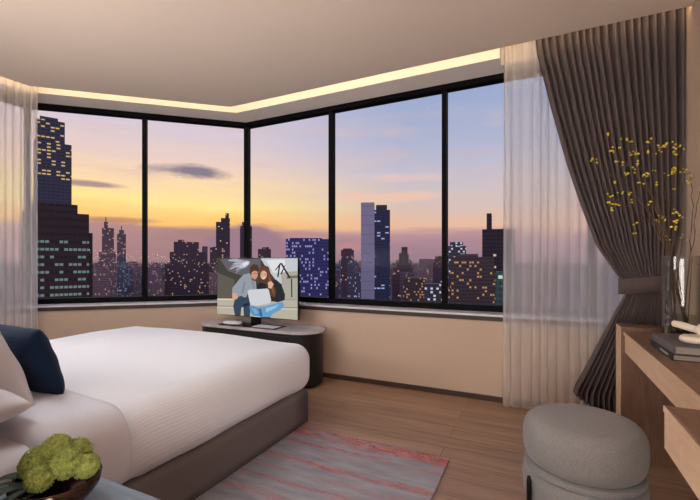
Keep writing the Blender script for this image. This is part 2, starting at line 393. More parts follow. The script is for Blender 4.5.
# ------------------------------------------------------------------ room shell
D1 = Vector((-.743, -.669)); XR = 0.90; YB = -1.2; YH = 0.33; XH = -0.95
G = [Vector((XR, 3.82)), Vector((-3.235, 3.82)), Vector((-3.235, 3.82)) + D1 * 2.27, Vector((-4.9216, YH))]
NRM = [Vector((0, -1)), Vector((.669, -.743)), Vector((1, 0))]
def off(o):
    """the window line moved inwards by o"""
    pts = [G[0] + NRM[0] * o]
    for i in (1, 2):
        a, b = NRM[i - 1], NRM[i]
        pts.append(G[i] + (a + b) * (o / (1 + a.dot(b))))
    pts.append(G[3] + NRM[2] * o)
    return pts
def band(i, oa, ob, z0, z1, bm=None):
    a, b = off(oa), off(ob)
    return prism(bm or bmesh.new(), [a[i], a[i + 1], b[i + 1], b[i]], z0, z1)
SIDES = ['front', 'diagonal', 'left']
ZC = 2.88
for i, sd in enumerate(SIDES):
    struct('wall_' + sd, band(i, .243, -.12, 0, .695), M['wall'])
    s_ = struct('trim_%d' % (i + 1), band(i, .256, -.03, .687, .724), M['ledge_front'], label='dark window sill board')
    struct('sill_ledge', band(i, .250, -.03, .724, .740), M['ledge'], s_, label='top of the sill with sky sheen in its colour')
    struct('baseboard_' + sd, band(i, .255, .243, 0, .045), M['skirting'])
    sb = band(i, .34, -.12, ZC, 3.03) if i else prism(bmesh.new(), [(-.30, 3.48), off(.34)[1], off(-.12)[1], (-.30, 3.94)], ZC, 3.03)
    struct('trim_%d' % (i + 4), sb, M['soffit'], label='pale soffit strip above the windows')
    w_ = struct('window_%d' % (i + 1), band(i, .05, -.05, .74, .797), M['frame'], label='dark framed full height window')
    struct('window_frame', band(i, .05, -.05, 2.832, ZC), M['frame'], w_)
    g_ = struct('glass_pane', band(i, .004, -.004, .797, 2.832), M['glass'], w_)
    # mullions
    d = (G[i + 1] - G[i]); L = d.length; d.normalize(); n = NRM[i]
    ss = {0: [L - 1.178, L - 2.411, L - 3.62], 1: [1.136], 2: [1.0]}[i]
    for s in ss:
        c = G[i] + d * s
        q = [c + d * .022 + n * .04, c - d * .022 + n * .04, c - d * .022 - n * .04, c + d * .022 - n * .04]
        struct('mullion', prism(bmesh.new(), q, .797, 2.832), M['frame'], w_)
for k in (1, 2):
    c = G[k]; n = (NRM[k - 1] + NRM[k]).normalized(); d = Vector((-n.y, n.x))
    q = [c + d * .028 + n * .045, c - d * .028 + n * .045, c - d * .028 - n * .04, c + d * .028 - n * .04]
    struct('corner_post', prism(bmesh.new(), q, .74, ZC), M['frame'], label='dark corner post between two windows')
o5 = off(.5)
struct('ceiling', prism(bmesh.new(), [o5[0], o5[1], o5[2], o5[3], (XH, YH), (XH, YB), (XR, YB)], ZC, 3.03), M['ceiling'])
om = off(-.12)
struct('ceiling_slab', prism(bmesh.new(), [om[0], om[1], om[2], om[3], (XH, YH), (XH, YB), (XR, YB)], 3.03, 3.13), M['cove'], label='cream painted top of the light cove')
floor_pts = [om[0] + Vector((.1, 0)), om[1], om[2], om[3], (-4.9, YB - .1), (XR + .1, YB - .1)]
struct('floor', prism(bmesh.new(), floor_pts, -.12, 0), M['floor'])
struct('trim_7', prism(bmesh.new(), [(XR, 3.62), (-.30, 3.62), (-.30, 3.94), (XR, 3.94)], ZC, 3.03), M['soffit'], label='back edge of the curtain pocket')
struct('wall_right', B((XR, YB, 0), (XR + .1, 3.94, 3.13)), M['wall'])
struct('wall_back', B((XH, YB - .1, 0), (XR, YB, 3.13)), M['wall'])
struct('wall_headboard', B((-5.05, YH - .1, 0), (XH, YH, 3.13)), M['wall'])
struct('wall_entrance', B((XH - .1, YB, 0), (XH, YH - .1, 3.13)), M['wall'])
struct('baseboard_right', B((XR - .012, YB, 0), (XR, 3.57, .045)), M['skirting'])
for i in range(3):
    tag(obj('led_strip', band(i, .487, .499, 2.898, 2.912), M['led']), ['warm LED strip in the ceiling cove above the right window wall', 'warm LED strip in the ceiling cove above the diagonal window', 'warm LED strip in the ceiling cove above the far left sheer curtain'][i], 'light')

# ------------------------------------------------------------------ curtains
def curtain_grid(bm, fn, nu, nv):
    g = [[bm.verts.new(fn(i / nu, j / nv)) for i in range(nu + 1)] for j in range(nv + 1)]
    for j in range(nv):
        for i in range(nu): bm.faces.new([g[j][i], g[j][i + 1], g[j + 1][i + 1], g[j + 1][i]])
    return bm
def sheer_r(u, v):
    z = .015 + v * 2.99
    a = u * 2 * PI * 17 + 1.2 * math.sin(u * 23)
    amp = .024 * (1.0 + .25 * math.sin(u * 31)) * (1 - .35 * v)
    x = -.275 + u * 1.13 + .010 * math.cos(a) * (1 - v * .5) - .012 * (1 - v) * (1 - u)
    return Vector((x, 3.515 + amp * .8 * math.sin(a) - .05 * (1 - v) ** 2 * (1 - min(1, u * 2)), z))
t = thing('sheer_curtain', 'white translucent sheer curtain hanging beside the dark drape on the right', 'curtain', (0, 0, 0))
obj('sheer_panel', curtain_grid(bmesh.new(), sheer_r, 340, 14), M['sheer'], t, smooth=True)
LP = [Vector((-4.445, 2.165)), Vector((-4.48, 2.10)), Vector((-4.497, 2.0)), Vector((-4.50, 1.8)), Vector((-4.50, 1.1))]
def along(P, s):
    L = [0]
    for a, b in zip(P, P[1:]): L.append(L[-1] + (b - a).length)
    s *= L[-1]
    for k in range(len(P) - 1):
        if s <= L[k + 1] or k == len(P) - 2:
            q = (s - L[k]) / (L[k + 1] - L[k]); d = (P[k + 1] - P[k]).normalized()
            return P[k].lerp(P[k + 1], q), Vector((d.y, -d.x))
def sheer_l(u, v):
    p, n = along(LP, u); a = u * 2 * PI * 20 + math.sin(u * 19)
    p = p + n * (.022 * math.sin(a)) * (1 - .3 * v)
    return Vector((p.x, p.y, .015 + v * 2.99))
t = thing('sheer_curtain', 'white translucent sheer curtain at the far left behind the pillows', 'curtain', (0, 0, 0))
obj('sheer_panel', curtain_grid(bmesh.new(), sheer_l, 300, 12), M['sheer'], t, smooth=True)

def interp(tab, z):
    for a, b in zip(tab, tab[1:]):
        if z >= b[0]:
            q = (z - b[0]) / (a[0] - b[0]); q = q * q * (3 - 2 * q) if False else q
            return b[1] + (a[1] - b[1]) * q
    return tab[-1][1]
DL = [(3.01, -.045), (2.83, -.03), (2.38, .067), (1.95, .167), (1.61, .264), (1.316, .358), (1.12, .47), (1.03, .535), (.95, .53), (.80, .46), (.5, .33), (.23, .21), (0, .20)]
DR = [(3.01, .888), (2.0, .885), (1.4, .87), (1.12, .82), (1.03, .805), (.95, .81), (.6, .85), (0, .87)]
def drape(u, v):
    zb = .02 + .20 * (1 - u) ** 3
    z = zb + v * (3.0 - zb)
    x0, x1 = interp(DL, z) * 1.03 + .004, interp(DR, z)
    w_ = x1 - x0
    a = u * 2 * PI * 19 + .8 * math.sin(u * 17)
    pinch = max(0, 1 - abs(z - 1.03) / .45)
    amp = min(.034, .036 * (w_ / .9) ** .3) * (1 - .35 * pinch) * (1 + .2 * math.sin(u * 41))
    if z < 1.0: amp += .02 * (1 - z)
    y = 3.447 - .02 * pinch + amp * math.sin(a) + amp * .25 * math.sin(2 * a + 1)
    if z < .95: y -= .05 * (.95 - z) * (1 - u)
    x = x0 + w_ * u + .006 * math.cos(a)
    return Vector((x, y, z))
t = thing('drape_curtain', 'charcoal linen drape gathered in a tie-back against the right wall', 'curtain', (0, 0, 0))
obj('fabric_panel', curtain_grid(bmesh.new(), drape, 420, 60), M['drape'], t, smooth=True)
bm = bmesh.new(); ring = []
N = 40
for k in range(N):
    a = 2 * PI * k / N
    c, s = math.cos(a), math.sin(a)
    x = .675 + .162 * (abs(c) ** .6) * (1 if c > 0 else -1); y = 3.43 + .066 * (abs(s) ** .7) * (1 if s > 0 else -1)
    zz = 1.035 + (x - .675) * .12
    ring.append([bm.verts.new((x, y, zz - .055)), bm.verts.new((x, y, zz + .055))])
for k in range(N):
    a, b = ring[k], ring[(k + 1) % N]; bm.faces.new([a[0], b[0], b[1], a[1]])
tb = obj('tie_back', bm, M['drape'], t, smooth=True)
sm = tb.modifiers.new('thick', 'SOLIDIFY'); sm.thickness = .006

# ------------------------------------------------------------------ city outside
ZG = -72.0
tag(struct('city_ground', B((-6000, 8, ZG - 1), (5000, 9000, ZG)), M['ground']), 'hazy flat ground under the distant city', 'ground')
FOOT = []
def tower(name, label, blocks, fwd, mats, depth=None, turn=0.0, cat='building', group=None):
    """blocks: (px0, px1, py_top, material key[, part name]); each stands on the ground"""
    x0 = min(b[0] for b in blocks); x1 = max(b[1] for b in blocks)
    c = at((x0 + x1) / 2, HOR, fwd); ang = math.atan2(c.x, c.y)
    root = thing(name, label, cat, (c.x, c.y, ZG), -ang + turn, group)
    hw = (x1 - x0) / 2 * fwd / FPX; dd_ = depth or 20
    FOOT.append((c.x + math.sin(ang) * dd_ / 2, c.y + math.cos(ang) * dd_ / 2, math.hypot(hw, dd_ / 2)))
    k = fwd / FPX * math.sqrt(1 + (((x0 + x1) / 2 - 350) / FPX) ** 2)
    # apparent width shrinks off axis; a face square to the line of sight needs less of it
    q = math.cos(math.atan(((x0 + x1) / 2 - 350) / FPX))
    for j, b in enumerate(blocks):
        a0 = (b[0] - (x0 + x1) / 2) * fwd / FPX * q; a1 = (b[1] - (x0 + x1) / 2) * fwd / FPX * q
        top = CAM_H + (HOR - b[2]) / FPX * fwd - ZG
        dp = (depth or (a1 - a0)) * (1 - .06 * j)
        pn = b[4] if len(b) > 4 else ('tower_block' if j else 'main_block')
        obj(pn, B((a0, -dp * .02 * (len(blocks) - j), 0), (a1, dp, top)), mats[b[3]], root)
    return root
CM = dict(  # far and low facades carry the distance haze in their pale mauve colours
    dark=city_mat('dark_glass_facade', rgb(98, 78, 92), rgb(255, 214, 150), 2.4, 3.2, .08, .7),
    crown=city_mat('lit_crown_facade', rgb(92, 88, 108), rgb(255, 214, 120), 3.2, 2.8, .34, .65, .6, 140),
    slate=city_mat('slate_tower_facade', rgb(94, 88, 108), rgb(255, 214, 130), 3.0, 3.6, .02, .7),
    office=city_mat('brown_office_facade', rgb(78, 54, 54), rgb(170, 205, 200), 2.0, 4.0, .60, .32, .66, 54, 86),
    office_d=city_mat('brown_office_upper', rgb(78, 54, 54), rgb(170, 205, 200), 3.2, 3.7, .01, .4, .55),
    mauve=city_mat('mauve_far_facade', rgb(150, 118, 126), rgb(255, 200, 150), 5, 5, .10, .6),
    maroon=city_mat('maroon_tower_facade', rgb(112, 86, 98), rgb(255, 206, 160), 2.4, 3.2, .05, .6),
    blue=city_mat('blue_lit_facade', rgb(88, 86, 156), rgb(190, 186, 240), 1.5, 2.6, .24, .55, .45),
    blueglass=city_mat('blue_glass_facade', rgb(72, 74, 112), rgb(190, 205, 255), 4, 2.8, .10, .7, .6),
    pale=city_mat('pale_concrete', rgb(206, 196, 220), rgb(190, 205, 255), 50, 9, 0, 0, .95),
    orange=city_mat('orange_lit_facade', rgb(104, 84, 86), rgb(255, 190, 120), 1.8, 2.6, .20, .45, .5),
    green=city_mat('green_glass_facade', rgb(92, 120, 118), rgb(220, 255, 220), 3.0, 3.6, .08, .7),
    white=city_mat('white_lit_facade', rgb(110, 102, 116), rgb(225, 235, 255), 2.4, 3.0, .30, .7, .45),
    black=city_mat('black_tower_facade', rgb(64, 52, 70), rgb(255, 214, 170), 3.2, 3.8, .03, .7),
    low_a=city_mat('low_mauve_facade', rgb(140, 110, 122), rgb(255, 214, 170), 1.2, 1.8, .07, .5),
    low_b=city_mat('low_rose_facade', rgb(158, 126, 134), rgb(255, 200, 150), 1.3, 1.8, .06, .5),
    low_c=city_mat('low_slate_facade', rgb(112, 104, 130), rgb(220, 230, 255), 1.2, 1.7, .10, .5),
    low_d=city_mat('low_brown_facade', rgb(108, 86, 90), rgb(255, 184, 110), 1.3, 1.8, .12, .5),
)
tower('skyscraper', 'tallest tower at far left with a stepped crown of yellow lit floors', [(34, 72, 143, 'crown'), (36, 65, 121, 'crown', 'crown_block'), (40, 58, 118, 'slate', 'roof_block')], 330, CM, 28)
tower('office_building', 'wide dark brown stepped office block in front of the tallest tower', [(24, 90, 213, 'office'), (28, 78, 204, 'office_d'), (88, 94, 232, 'office_d', 'side_wing')], 210, CM, 30)
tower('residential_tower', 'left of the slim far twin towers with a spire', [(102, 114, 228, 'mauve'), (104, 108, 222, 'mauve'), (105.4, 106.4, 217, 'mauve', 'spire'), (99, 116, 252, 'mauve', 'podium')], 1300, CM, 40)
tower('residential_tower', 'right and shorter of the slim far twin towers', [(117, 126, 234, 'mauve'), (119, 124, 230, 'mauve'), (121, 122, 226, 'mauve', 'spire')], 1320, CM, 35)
tower('apartment_tower', 'broad dark stepped tower left of the television behind the second pane', [(165, 210, 264, 'maroon'), (170, 205, 252, 'maroon'), (174, 199, 242, 'maroon'), (178, 184, 240, 'maroon', 'roof_block'), (203, 208, 246, 'mauve', 'rear_block')], 760, CM, 60)
tower('skyscraper', 'tall dark tower with a thin raised corner rising just behind the television', [(210, 230, 247, 'maroon', 'podium'), (216, 230, 222, 'dark'), (221, 230, 218, 'dark'), (225.5, 229, 213, 'dark', 'raised_corner')], 620, CM, 30)
tower('office_tower', 'dark tower half hidden behind the window corner post', [(240, 252, 226, 'maroon'), (242, 250, 222, 'maroon')], 640, CM, 25)
tower('office_block', 'low dark block above the top of the television screen', [(258, 271, 249, 'maroon'), (262, 269, 247, 'maroon')], 800, CM, 25)
tower('hotel_tower', 'wide blue lit tower full of small windows right of the television', [(286, 329, 239, 'blue'), (290, 322, 238, 'blue')], 320, CM, 18, .0)
tower('office_tower', 'small square dark tower left of the pale concrete tower', [(341, 354, 250, 'maroon'), (343, 352, 248.5, 'maroon')], 620, CM, 20)
t = tower('skyscraper', 'tall tower with a pale blank side wall and dark blue glass front', [(361, 374.5, 202.5, 'pale', 'side_wall'), (374, 390, 210, 'blueglass', 'glass_front'), (376, 387, 205, 'dark', 'roof_block')], 380, CM, 16)
tower('stepped_tower', 'dark tower with a stepped pyramid top right of the pale concrete tower', [(392, 414, 275, 'maroon'), (393.5, 412.5, 268, 'maroon'), (396, 411, 260, 'maroon'), (399, 409, 253, 'maroon'), (401.5, 407.5, 247, 'maroon', 'roof_block')], 520, CM, 26)
tower('office_tower', 'black tower with a chimney block at the right end of the window', [(482, 515, 229, 'black'), (486.5, 491.5, 213, 'black', 'chimney')], 380, CM, 26)
tower('office_building', 'broad office building glowing with orange windows at the lower right of the window', [(450, 494, 257, 'orange'), (460, 478, 254, 'maroon', 'roof_block'), (448, 496, 274, 'orange', 'podium')], 290, CM, 22)
tower('round_tower', 'brightly lit round topped tower behind the orange lit building', [(448, 466, 246, 'white'), (450, 463, 242, 'white', 'lit_crown')], 420, CM, 16)
tower('green_building', 'greenish glass building beside the sheer curtain edge', [(495, 520, 272, 'green')], 230, CM, 16)
tower('apartment_block', 'dark block with white lit stairwells at the bottom of the fourth pane', [(424, 441, 284, 'white')], 330, CM, 12)
tower('apartment_tower', 'dark tower just left of the rightmost visible mullion', [(433, 443, 262, 'maroon'), (435, 442, 256, 'orange')], 560, CM, 20)
tower('apartment_block', 'low block with bright lights below the stepped pyramid tower', [(404, 426, 278, 'orange')], 380, CM, 16)
# the low city: one mesh per kind, many copies
KINDS = []
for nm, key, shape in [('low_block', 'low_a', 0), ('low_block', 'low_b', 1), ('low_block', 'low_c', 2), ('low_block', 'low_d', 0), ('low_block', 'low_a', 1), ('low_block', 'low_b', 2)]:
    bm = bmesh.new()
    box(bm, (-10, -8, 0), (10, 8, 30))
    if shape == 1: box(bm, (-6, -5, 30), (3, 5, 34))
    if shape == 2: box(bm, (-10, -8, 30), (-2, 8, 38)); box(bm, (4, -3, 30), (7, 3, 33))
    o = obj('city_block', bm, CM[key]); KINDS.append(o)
rnd = random.Random(5); first = [True] * len(KINDS); n = 0
tries = 0
while n < 285 and tries < 20000:
    tries += 1
    fw = 430 * (9 ** rnd.random()); px = rnd.uniform(-10, 560)
    if fw < 900 and rnd.random() < .25: continue
    topy = HOR + rnd.uniform(3, 24) * (430 / fw) ** .45 * (1 if rnd.random() < .85 else .2)
    if 220 < px < 300 and fw < 500: continue
    ztop = CAM_H + (HOR - topy) / FPX * fw
    h = ztop - ZG
    if h < 8: continue
    p = at(px, HOR, fw); k = rnd.randrange(len(KINDS)); sw = rnd.uniform(.7, 1.6) * (fw / 700) ** .35
    if any(math.hypot(p.x - a, p.y - b) < r_ + 13.2 * sw for a, b, r_ in FOOT): continue
    FOOT.append((p.x, p.y, 13.2 * sw))
    if first[k]: o = KINDS[k]; first[k] = False
    else: o = KINDS[k].copy(); COL.objects.link(o)
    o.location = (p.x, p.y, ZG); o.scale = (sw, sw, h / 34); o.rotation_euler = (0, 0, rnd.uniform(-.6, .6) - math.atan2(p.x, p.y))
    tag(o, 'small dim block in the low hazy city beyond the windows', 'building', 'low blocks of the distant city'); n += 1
for o, f1 in zip(KINDS, first):
    if f1: bpy.data.objects.remove(o)

# ------------------------------------------------------------------ rug
tag(obj('area_rug', rbox(bmesh.new(), (-1.75, -1.70, 0), (0, 0, .012), (.004, .004, .004), (30, 30, 2)), M['rug'], loc=(-.49, 2.405, .001)),
    'grey area rug with ragged coral red streaks beside the bed', 'rug')

# ------------------------------------------------------------------ bed
bed = thing('bed', 'low double bed in ribbed white bedding on a grey upholstered base', 'bed', (-2.47, .45, 0))
def nz(p, s, a, k=0): return noise.noise(Vector((p.x * s + k, p.y * s, p.z * s))) * a
obj('bed_base', rbox(bmesh.new(), (-.93, 0, .014), (.93, 2.05, .262), .012, (8, 8, 4)), M['bed_base'], bed, smooth=True)
obj('mattress', rbox(bmesh.new(), (-.93, .02, .262), (.93, 2.03, .555), .06, (20, 20, 6)), M['sheet'], bed, smooth=True)
def dome(p, x0=0, y0=1.0, a=.98, b=1.15, h=.035):
    if p.z > .40:
        k = max(0, 1 - (p.x / a) ** 2) * max(0, 1 - ((p.y - y0) / b) ** 2)
        p = p + Vector((0, 0, h * k))
    return p + Vector((nz(p, 3, .012), nz(p, 3, .010, 9), nz(p, 2.2, .012, 4)))
duv = obj('duvet', rbox(bmesh.new(), (-.975, .58, .252), (.975, 2.085, .605), (.13, .14, .13), (44, 40, 14), dome), M['duvet'], bed, smooth=True)
obj('folded_sheet', rbox(bmesh.new(), (-.982, .30, .262), (.984, .625, .612), (.13, .035, .13), (44, 10, 14), dome), M['sheet'], bed, smooth=True)
obj('headboard', rbox(bmesh.new(), (-1.1, -.11, 0), (1.1, -.005, 1.15), .02, (8, 4, 8)), M['bed_base'], bed, smooth=True)

def pillow_bm(w_, h_, t_, n=26, pinch=.10):
    bm = bmesh.new(); top = {}; bot = {}
    for i in range(n + 1):
        for j in range(n + 1):
            u = i / n * 2 - 1; v = j / n * 2 - 1
            e = max(0, (1 - abs(u) ** 2.6) * (1 - abs(v) ** 2.6)) ** .42
            sx_ = 1 - pinch * (1 - abs(v) ** 3) * abs(u) ** 4 * .5; sy_ = 1 - pinch * (1 - abs(u) ** 3) * abs(v) ** 4 * .5
            x, y = u * w_ / 2 * sx_, v * h_ / 2 * sy_
            z = t_ / 2 * e
            wv = noise.noise(Vector((u * 2.1, v * 2.1, w_ * 7))) * .014 * e
            edge = i in (0, n) or j in (0, n)
            a = bm.verts.new((x, y, z + wv)); top[i, j] = a
            bot[i, j] = a if edge else bm.verts.new((x, y, -z + wv))
    for i in range(n):
        for j in range(n):
            bm.faces.new([top[i, j], top[i + 1, j], top[i + 1, j + 1], top[i, j + 1]])
            f_ = [bot[i, j], bot[i, j + 1], bot[i + 1, j + 1], bot[i + 1, j]]
            if len(set(f_)) == 4:
                try: bm.faces.new(f_)
                except ValueError: pass
    return bm
def pil(name, label, cat, size, loc, rot, m, group=None):
    o = obj(name, pillow_bm(*size), m, loc=loc, rot=rot, smooth=True)
    return tag(o, label, cat, group)
pil('pillow', 'white pillow lying flat at the head of the bed nearest the nightstand', 'pillow', (.62, .36, .13), (-1.96, .62, .672), (.04, 0, .0), M['pillow'])
pil('pillow', 'white pillow propped upright behind the navy cushion', 'pillow', (.70, .50, .16), (-2.17, .765, .832), (PI / 2 + .42, 0, .04), M['pillow'])
pil('pillow', 'white pillow propped upright on the window side of the bed', 'pillow', (.70, .45, .16), (-2.95, .775, .812), (PI / 2 + .42, 0, -.03), M['pillow'])
pil('cushion', 'navy blue velvet cushion leaning on the white pillows', 'cushion', (.46, .315, .13), (-2.08, .95, .768), (PI / 2 + .32, 0, .02), M['blue'])

# ------------------------------------------------------------------ credenza, television
def stadium(bm, x0, x1, r, y, z0, z1, n=20):
    pts = [(x0 + r * math.cos(PI / 2 + PI * k / n), y + r * math.sin(PI / 2 + PI * k / n)) for k in range(n + 1)]
    pts += [(x1 + r * math.cos(-PI / 2 + PI * k / n), y + r * math.sin(-PI / 2 + PI * k / n)) for k in range(n + 1)]
    return prism(bm, pts, z0, z1)
cr = thing('credenza', 'black round ended low cabinet with a grey stone top under the window', 'cabinet', (-2.615, 3.28, 0))
obj('plinth', stadium(bmesh.new(), -.5, .5, .17, 0, 0, .03), M['black'], cr)
obj('cabinet_body', stadium(bmesh.new(), -.51, .515, .205, 0, .03, .515), M['cabinet'], cr)
obj('worktop', stadium(bmesh.new(), -.515, .52, .22, 0, .515, .54), M['cab_top'], cr, bevel=.003)
for k in range(3):
    x = -.34 + k * .34
    obj('cabinet_door', rbox(bmesh.new(), (x - .165, -.214, .05), (x + .165, -.204, .49), .003, (4, 2, 4)), M['cabinet'], cr)

TVW, TVH = 1.05, .615
tv = thing('television', 'flat television on a short stand showing a couple with a laptop', 'television', (-2.654, 3.27, .54))
obj('housing', rbox(bmesh.new(), (-TVW / 2, -.012, .078), (TVW / 2, .022, .078 + TVH), .006, (6, 3, 6)), M['black_gloss'], tv)
obj('stand_base', rbox(bmesh.new(), (-.36, -.17, 0), (.36, .03, .012), .005, (8, 6, 2)), M['black_gloss'], tv)
obj('stand_neck', B((-.06, -.008, .010), (.05, .018, .10)), M['black'], tv)
# the picture on the screen: flat shapes in one mesh
cols = {}
mats_tv = []
def tvm(r, g, b):
    k = (r, g, b)
    if k not in cols: cols[k] = len(mats_tv); mats_tv.append(emis('screen_colour_%d' % len(mats_tv), rgb(r, g, b), 1.0))
    return cols[k]
bm = bmesh.new(); layer = [0]
def sp_(x, y):
    u = (x - 44) / 452.0; v = (y - 69) / (314 + 34 * u)
    return (-TVW / 2 + .006 + u * (TVW - .012), .078 + TVH - .006 - v * (TVH - .012))
def poly(c, pts):
    layer[0] += 1; y = -.0124 - layer[0] * .00004
    f_ = bm.faces.new([bm.verts.new((sp_(min(max(x, 44), 496), yy)[0], y, min(max(sp_(x, yy)[1], .084), .078 + TVH - .006))) for x, yy in pts]); f_.material_index = tvm(*c)
def ell(c, cx, cy, rx, ry, rot=0, n=22):
    poly(c, [(cx + rx * math.cos(a) * math.cos(rot) - ry * math.sin(a) * math.sin(rot), cy + rx * math.cos(a) * math.sin(rot) + ry * math.sin(a) * math.cos(rot)) for a in [2 * PI * k / n for k in range(n)]])
poly((72, 68, 62), [(44, 69), (496, 69), (496, 420), (44, 385)])
poly((96, 92, 84), [(44, 150), (150, 190), (140, 300), (44, 296)])
poly((100, 98, 104), [(60, 72), (300, 72), (300, 150), (200, 170), (110, 140)])
for k in range(14):
    a = 2.2 + k * .13
    L = 60 + (k * 37) % 50
    poly((128 + (k * 29) % 60, 128 + (k * 29) % 60, 142 + (k * 29) % 60), [(236, 84), (228, 96), (228 + L * 1.1 * math.cos(a), 92 + L * math.sin(a) * .9), (232 + L * 1.1 * math.cos(a), 84 + L * math.sin(a) * .9)])
ell((186, 186, 200), 208, 104, 34, 16, -.5)
ell((222, 222, 232), 214, 100, 20, 9, -.5)
poly((196, 200, 204), [(300, 69), (496, 69), (496, 200), (400, 215), (330, 120)])
poly((222, 224, 226), [(330, 80), (430, 74), (440, 150), (370, 150)])
poly((172, 168, 156), [(410, 150), (496, 140), (496, 300), (420, 300)])
poly((120, 112, 100), [(440, 170), (496, 165), (496, 180), (440, 185)])
for q in ([(375, 140), (384, 136), (414, 98), (406, 96)], [(406, 96), (416, 96), (462, 180), (452, 182)], [(400, 100), (408, 100), (398, 175), (390, 175)], [(428, 112), (436, 104), (414, 160), (406, 160)],
          [(462, 185), (468, 185), (470, 290), (464, 290)]): poly((44, 44, 50), q)
poly((184, 176, 160), [(44, 296), (496, 300), (496, 420), (44, 385)])
poly((214, 206, 188), [(44, 296), (190, 298), (190, 306), (44, 304)])
poly((150, 142, 126), [(44, 336), (496, 345), (496, 352), (44, 342)])
poly((206, 198, 182), [(44, 342), (496, 352), (496, 360), (44, 349)])
poly((158, 150, 134), [(430, 300), (496, 300), (496, 306), (430, 306)])
# woman
poly((44, 46, 50), [(352, 195), (385, 190), (412, 215), (432, 275), (430, 305), (395, 318), (350, 310), (340, 240)])
poly((92, 62, 48), [(296, 125), (322, 108), (345, 118), (354, 150), (366, 200), (386, 260), (378, 292), (352, 280), (330, 240), (300, 225), (290, 180)])
poly((130, 88, 62), [(345, 150), (356, 190), (374, 250), (376, 285), (360, 250), (346, 200)])
ell((218, 168, 146), 317, 163, 18, 26, .1)
poly((108, 70, 52), [(294, 156), (298, 130), (320, 114), (342, 128), (342, 158), (334, 150), (320, 138), (306, 142)])
poly((240, 228, 222), [(308, 178), (328, 178), (318, 185)])
poly((118, 72, 60), [(302, 158), (310, 158), (310, 161), (302, 161)]); poly((118, 72, 60), [(322, 158), (332, 158), (332, 161), (322, 161)])
poly((40, 42, 46), [(296, 205), (330, 215), (336, 245), (280, 250), (278, 225)])
poly((222, 172, 150), [(340, 205), (358, 198), (372, 215), (360, 240), (344, 238)])
# man
poly((150, 156, 166), [(180, 185), (205, 160), (240, 152), (272, 188), (278, 245), (232, 255), (215, 300), (190, 280), (165, 290), (134, 275), (138, 235)])
poly((126, 132, 144), [(205, 200), (214, 205), (200, 270), (190, 270)])
poly((134, 140, 152), [(240, 160), (262, 186), (270, 240), (258, 240)])
ell((204, 150, 122), 266, 162, 19, 27, .15)
poly((84, 58, 42), [(238, 138), (242, 114), (264, 101), (286, 108), (293, 132), (287, 150), (280, 142), (264, 139), (250, 148), (248, 168), (240, 156)])
poly((110, 72, 56), [(250, 176), (266, 190), (284, 182), (280, 196), (264, 198), (252, 190)])
poly((60, 40, 34), [(262, 152), (272, 152), (272, 155), (262, 155)]); poly((60, 40, 34), [(278, 153), (286, 153), (286, 156), (278, 156)])
ell((216, 164, 138), 153, 290, 16, 26, -.3)
# legs
poly((56, 72, 92), [(150, 305), (185, 288), (235, 290), (244, 320), (240, 398), (205, 396), (202, 345), (190, 350), (186, 394), (152, 392), (142, 340)])
poly((38, 46, 60), [(200, 330), (236, 318), (238, 332), (204, 348)])
poly((92, 142, 186), [(236, 342), (262, 338), (292, 352), (312, 348), (322, 382), (306, 400), (262, 398), (244, 376)])
poly((104, 156, 200), [(296, 352), (340, 336), (420, 314), (428, 338), (404, 364), (366, 384), (352, 404), (306, 402), (300, 378)])
poly((150, 192, 222), [(330, 352), (400, 330), (380, 352), (330, 376)])
poly((64, 104, 148), [(290, 352), (302, 350), (312, 398), (298, 400)])
poly((120, 168, 204), [(248, 350), (276, 356), (288, 380), (268, 386)])
poly((236, 236, 236), [(262, 396), (300, 400), (298, 408), (258, 404)])
poly((60, 48, 44), [(306, 402), (352, 402), (356, 410), (304, 409)])
# laptop
poly((206, 208, 214), [(226, 258), (236, 247), (338, 240), (346, 248), (358, 305), (352, 322), (276, 338), (242, 328)])
poly((184, 186, 194), [(242, 328), (276, 338), (352, 322), (354, 328), (278, 344), (240, 334)])
obj('screen', bm, mats_tv, tv)
for p in [tv.children[-1]]: p['label'] = 'lit screen with a picture of two people and a laptop'
tag(obj('media_box', lathe(bmesh.new(), [(.02, 0), (.09, 0), (.1, .006), (.1, .016), (.088, .022), (.02, .024)], 32, 1.15, .62), M['white_plastic'], loc=(-2.865, 3.155, .5525), smooth=True),
    'white oval box on the black television stand at its left', 'box')
tag(obj('white_slab', rbox(bmesh.new(), (-.13, -.075, 0), (.13, .055, .004), .001, (4, 4, 2)), M['white_plastic'], loc=(-2.43, 3.16, .5525)),  # thin white rectangle on the stand base
    'white flat card on the television stand at its right', 'slab')

# ------------------------------------------------------------------ desk, drawer unit
DT = .772
dk = thing('desk', 'walnut wall desk with a solid end panel below the drape', 'desk', (0, 0, 0))
obj('end_panel', B((.4415, 2.87, 0), (.893, 3.02, .802)), M['wood_v'], dk, bevel=.003)
obj('panel_edge', B((.4385, 2.872, 0), (.4415, 3.018, .800)), M['wood_lit'], dk)
obj('desktop', B((.458, 1.47, DT - .018), (.893, 2.87, DT)), M['wood'], dk, bevel=.002)
obj('apron', B((.462, 1.47, .65), (.48, 2.87, DT - .018)), M['wood_lit'], dk)
obj('desktop_edge', B((.455, 1.47, DT - .018), (.458, 2.87, DT - .0005)), M['wood_lit'], dk)
obj('underside', B((.48, 1.47, .65), (.893, 2.87, .66)), M['wood'], dk)
dr = thing('drawer_unit', 'deeper floating drawer unit joined to the near end of the desk', 'drawer unit', (0, 0, 0))
obj('top', B((.333, .55, DT - .02), (.893, 1.462, DT)), M['wood'], dr, bevel=.004)
obj('top_edge', B((.330, .55, DT - .018), (.333, 1.462, DT - .001)), M['wood_lit'], dr)
obj('carcass', B((.345, .55, .645), (.893, 1.462, DT - .02)), M['wood'], dr)
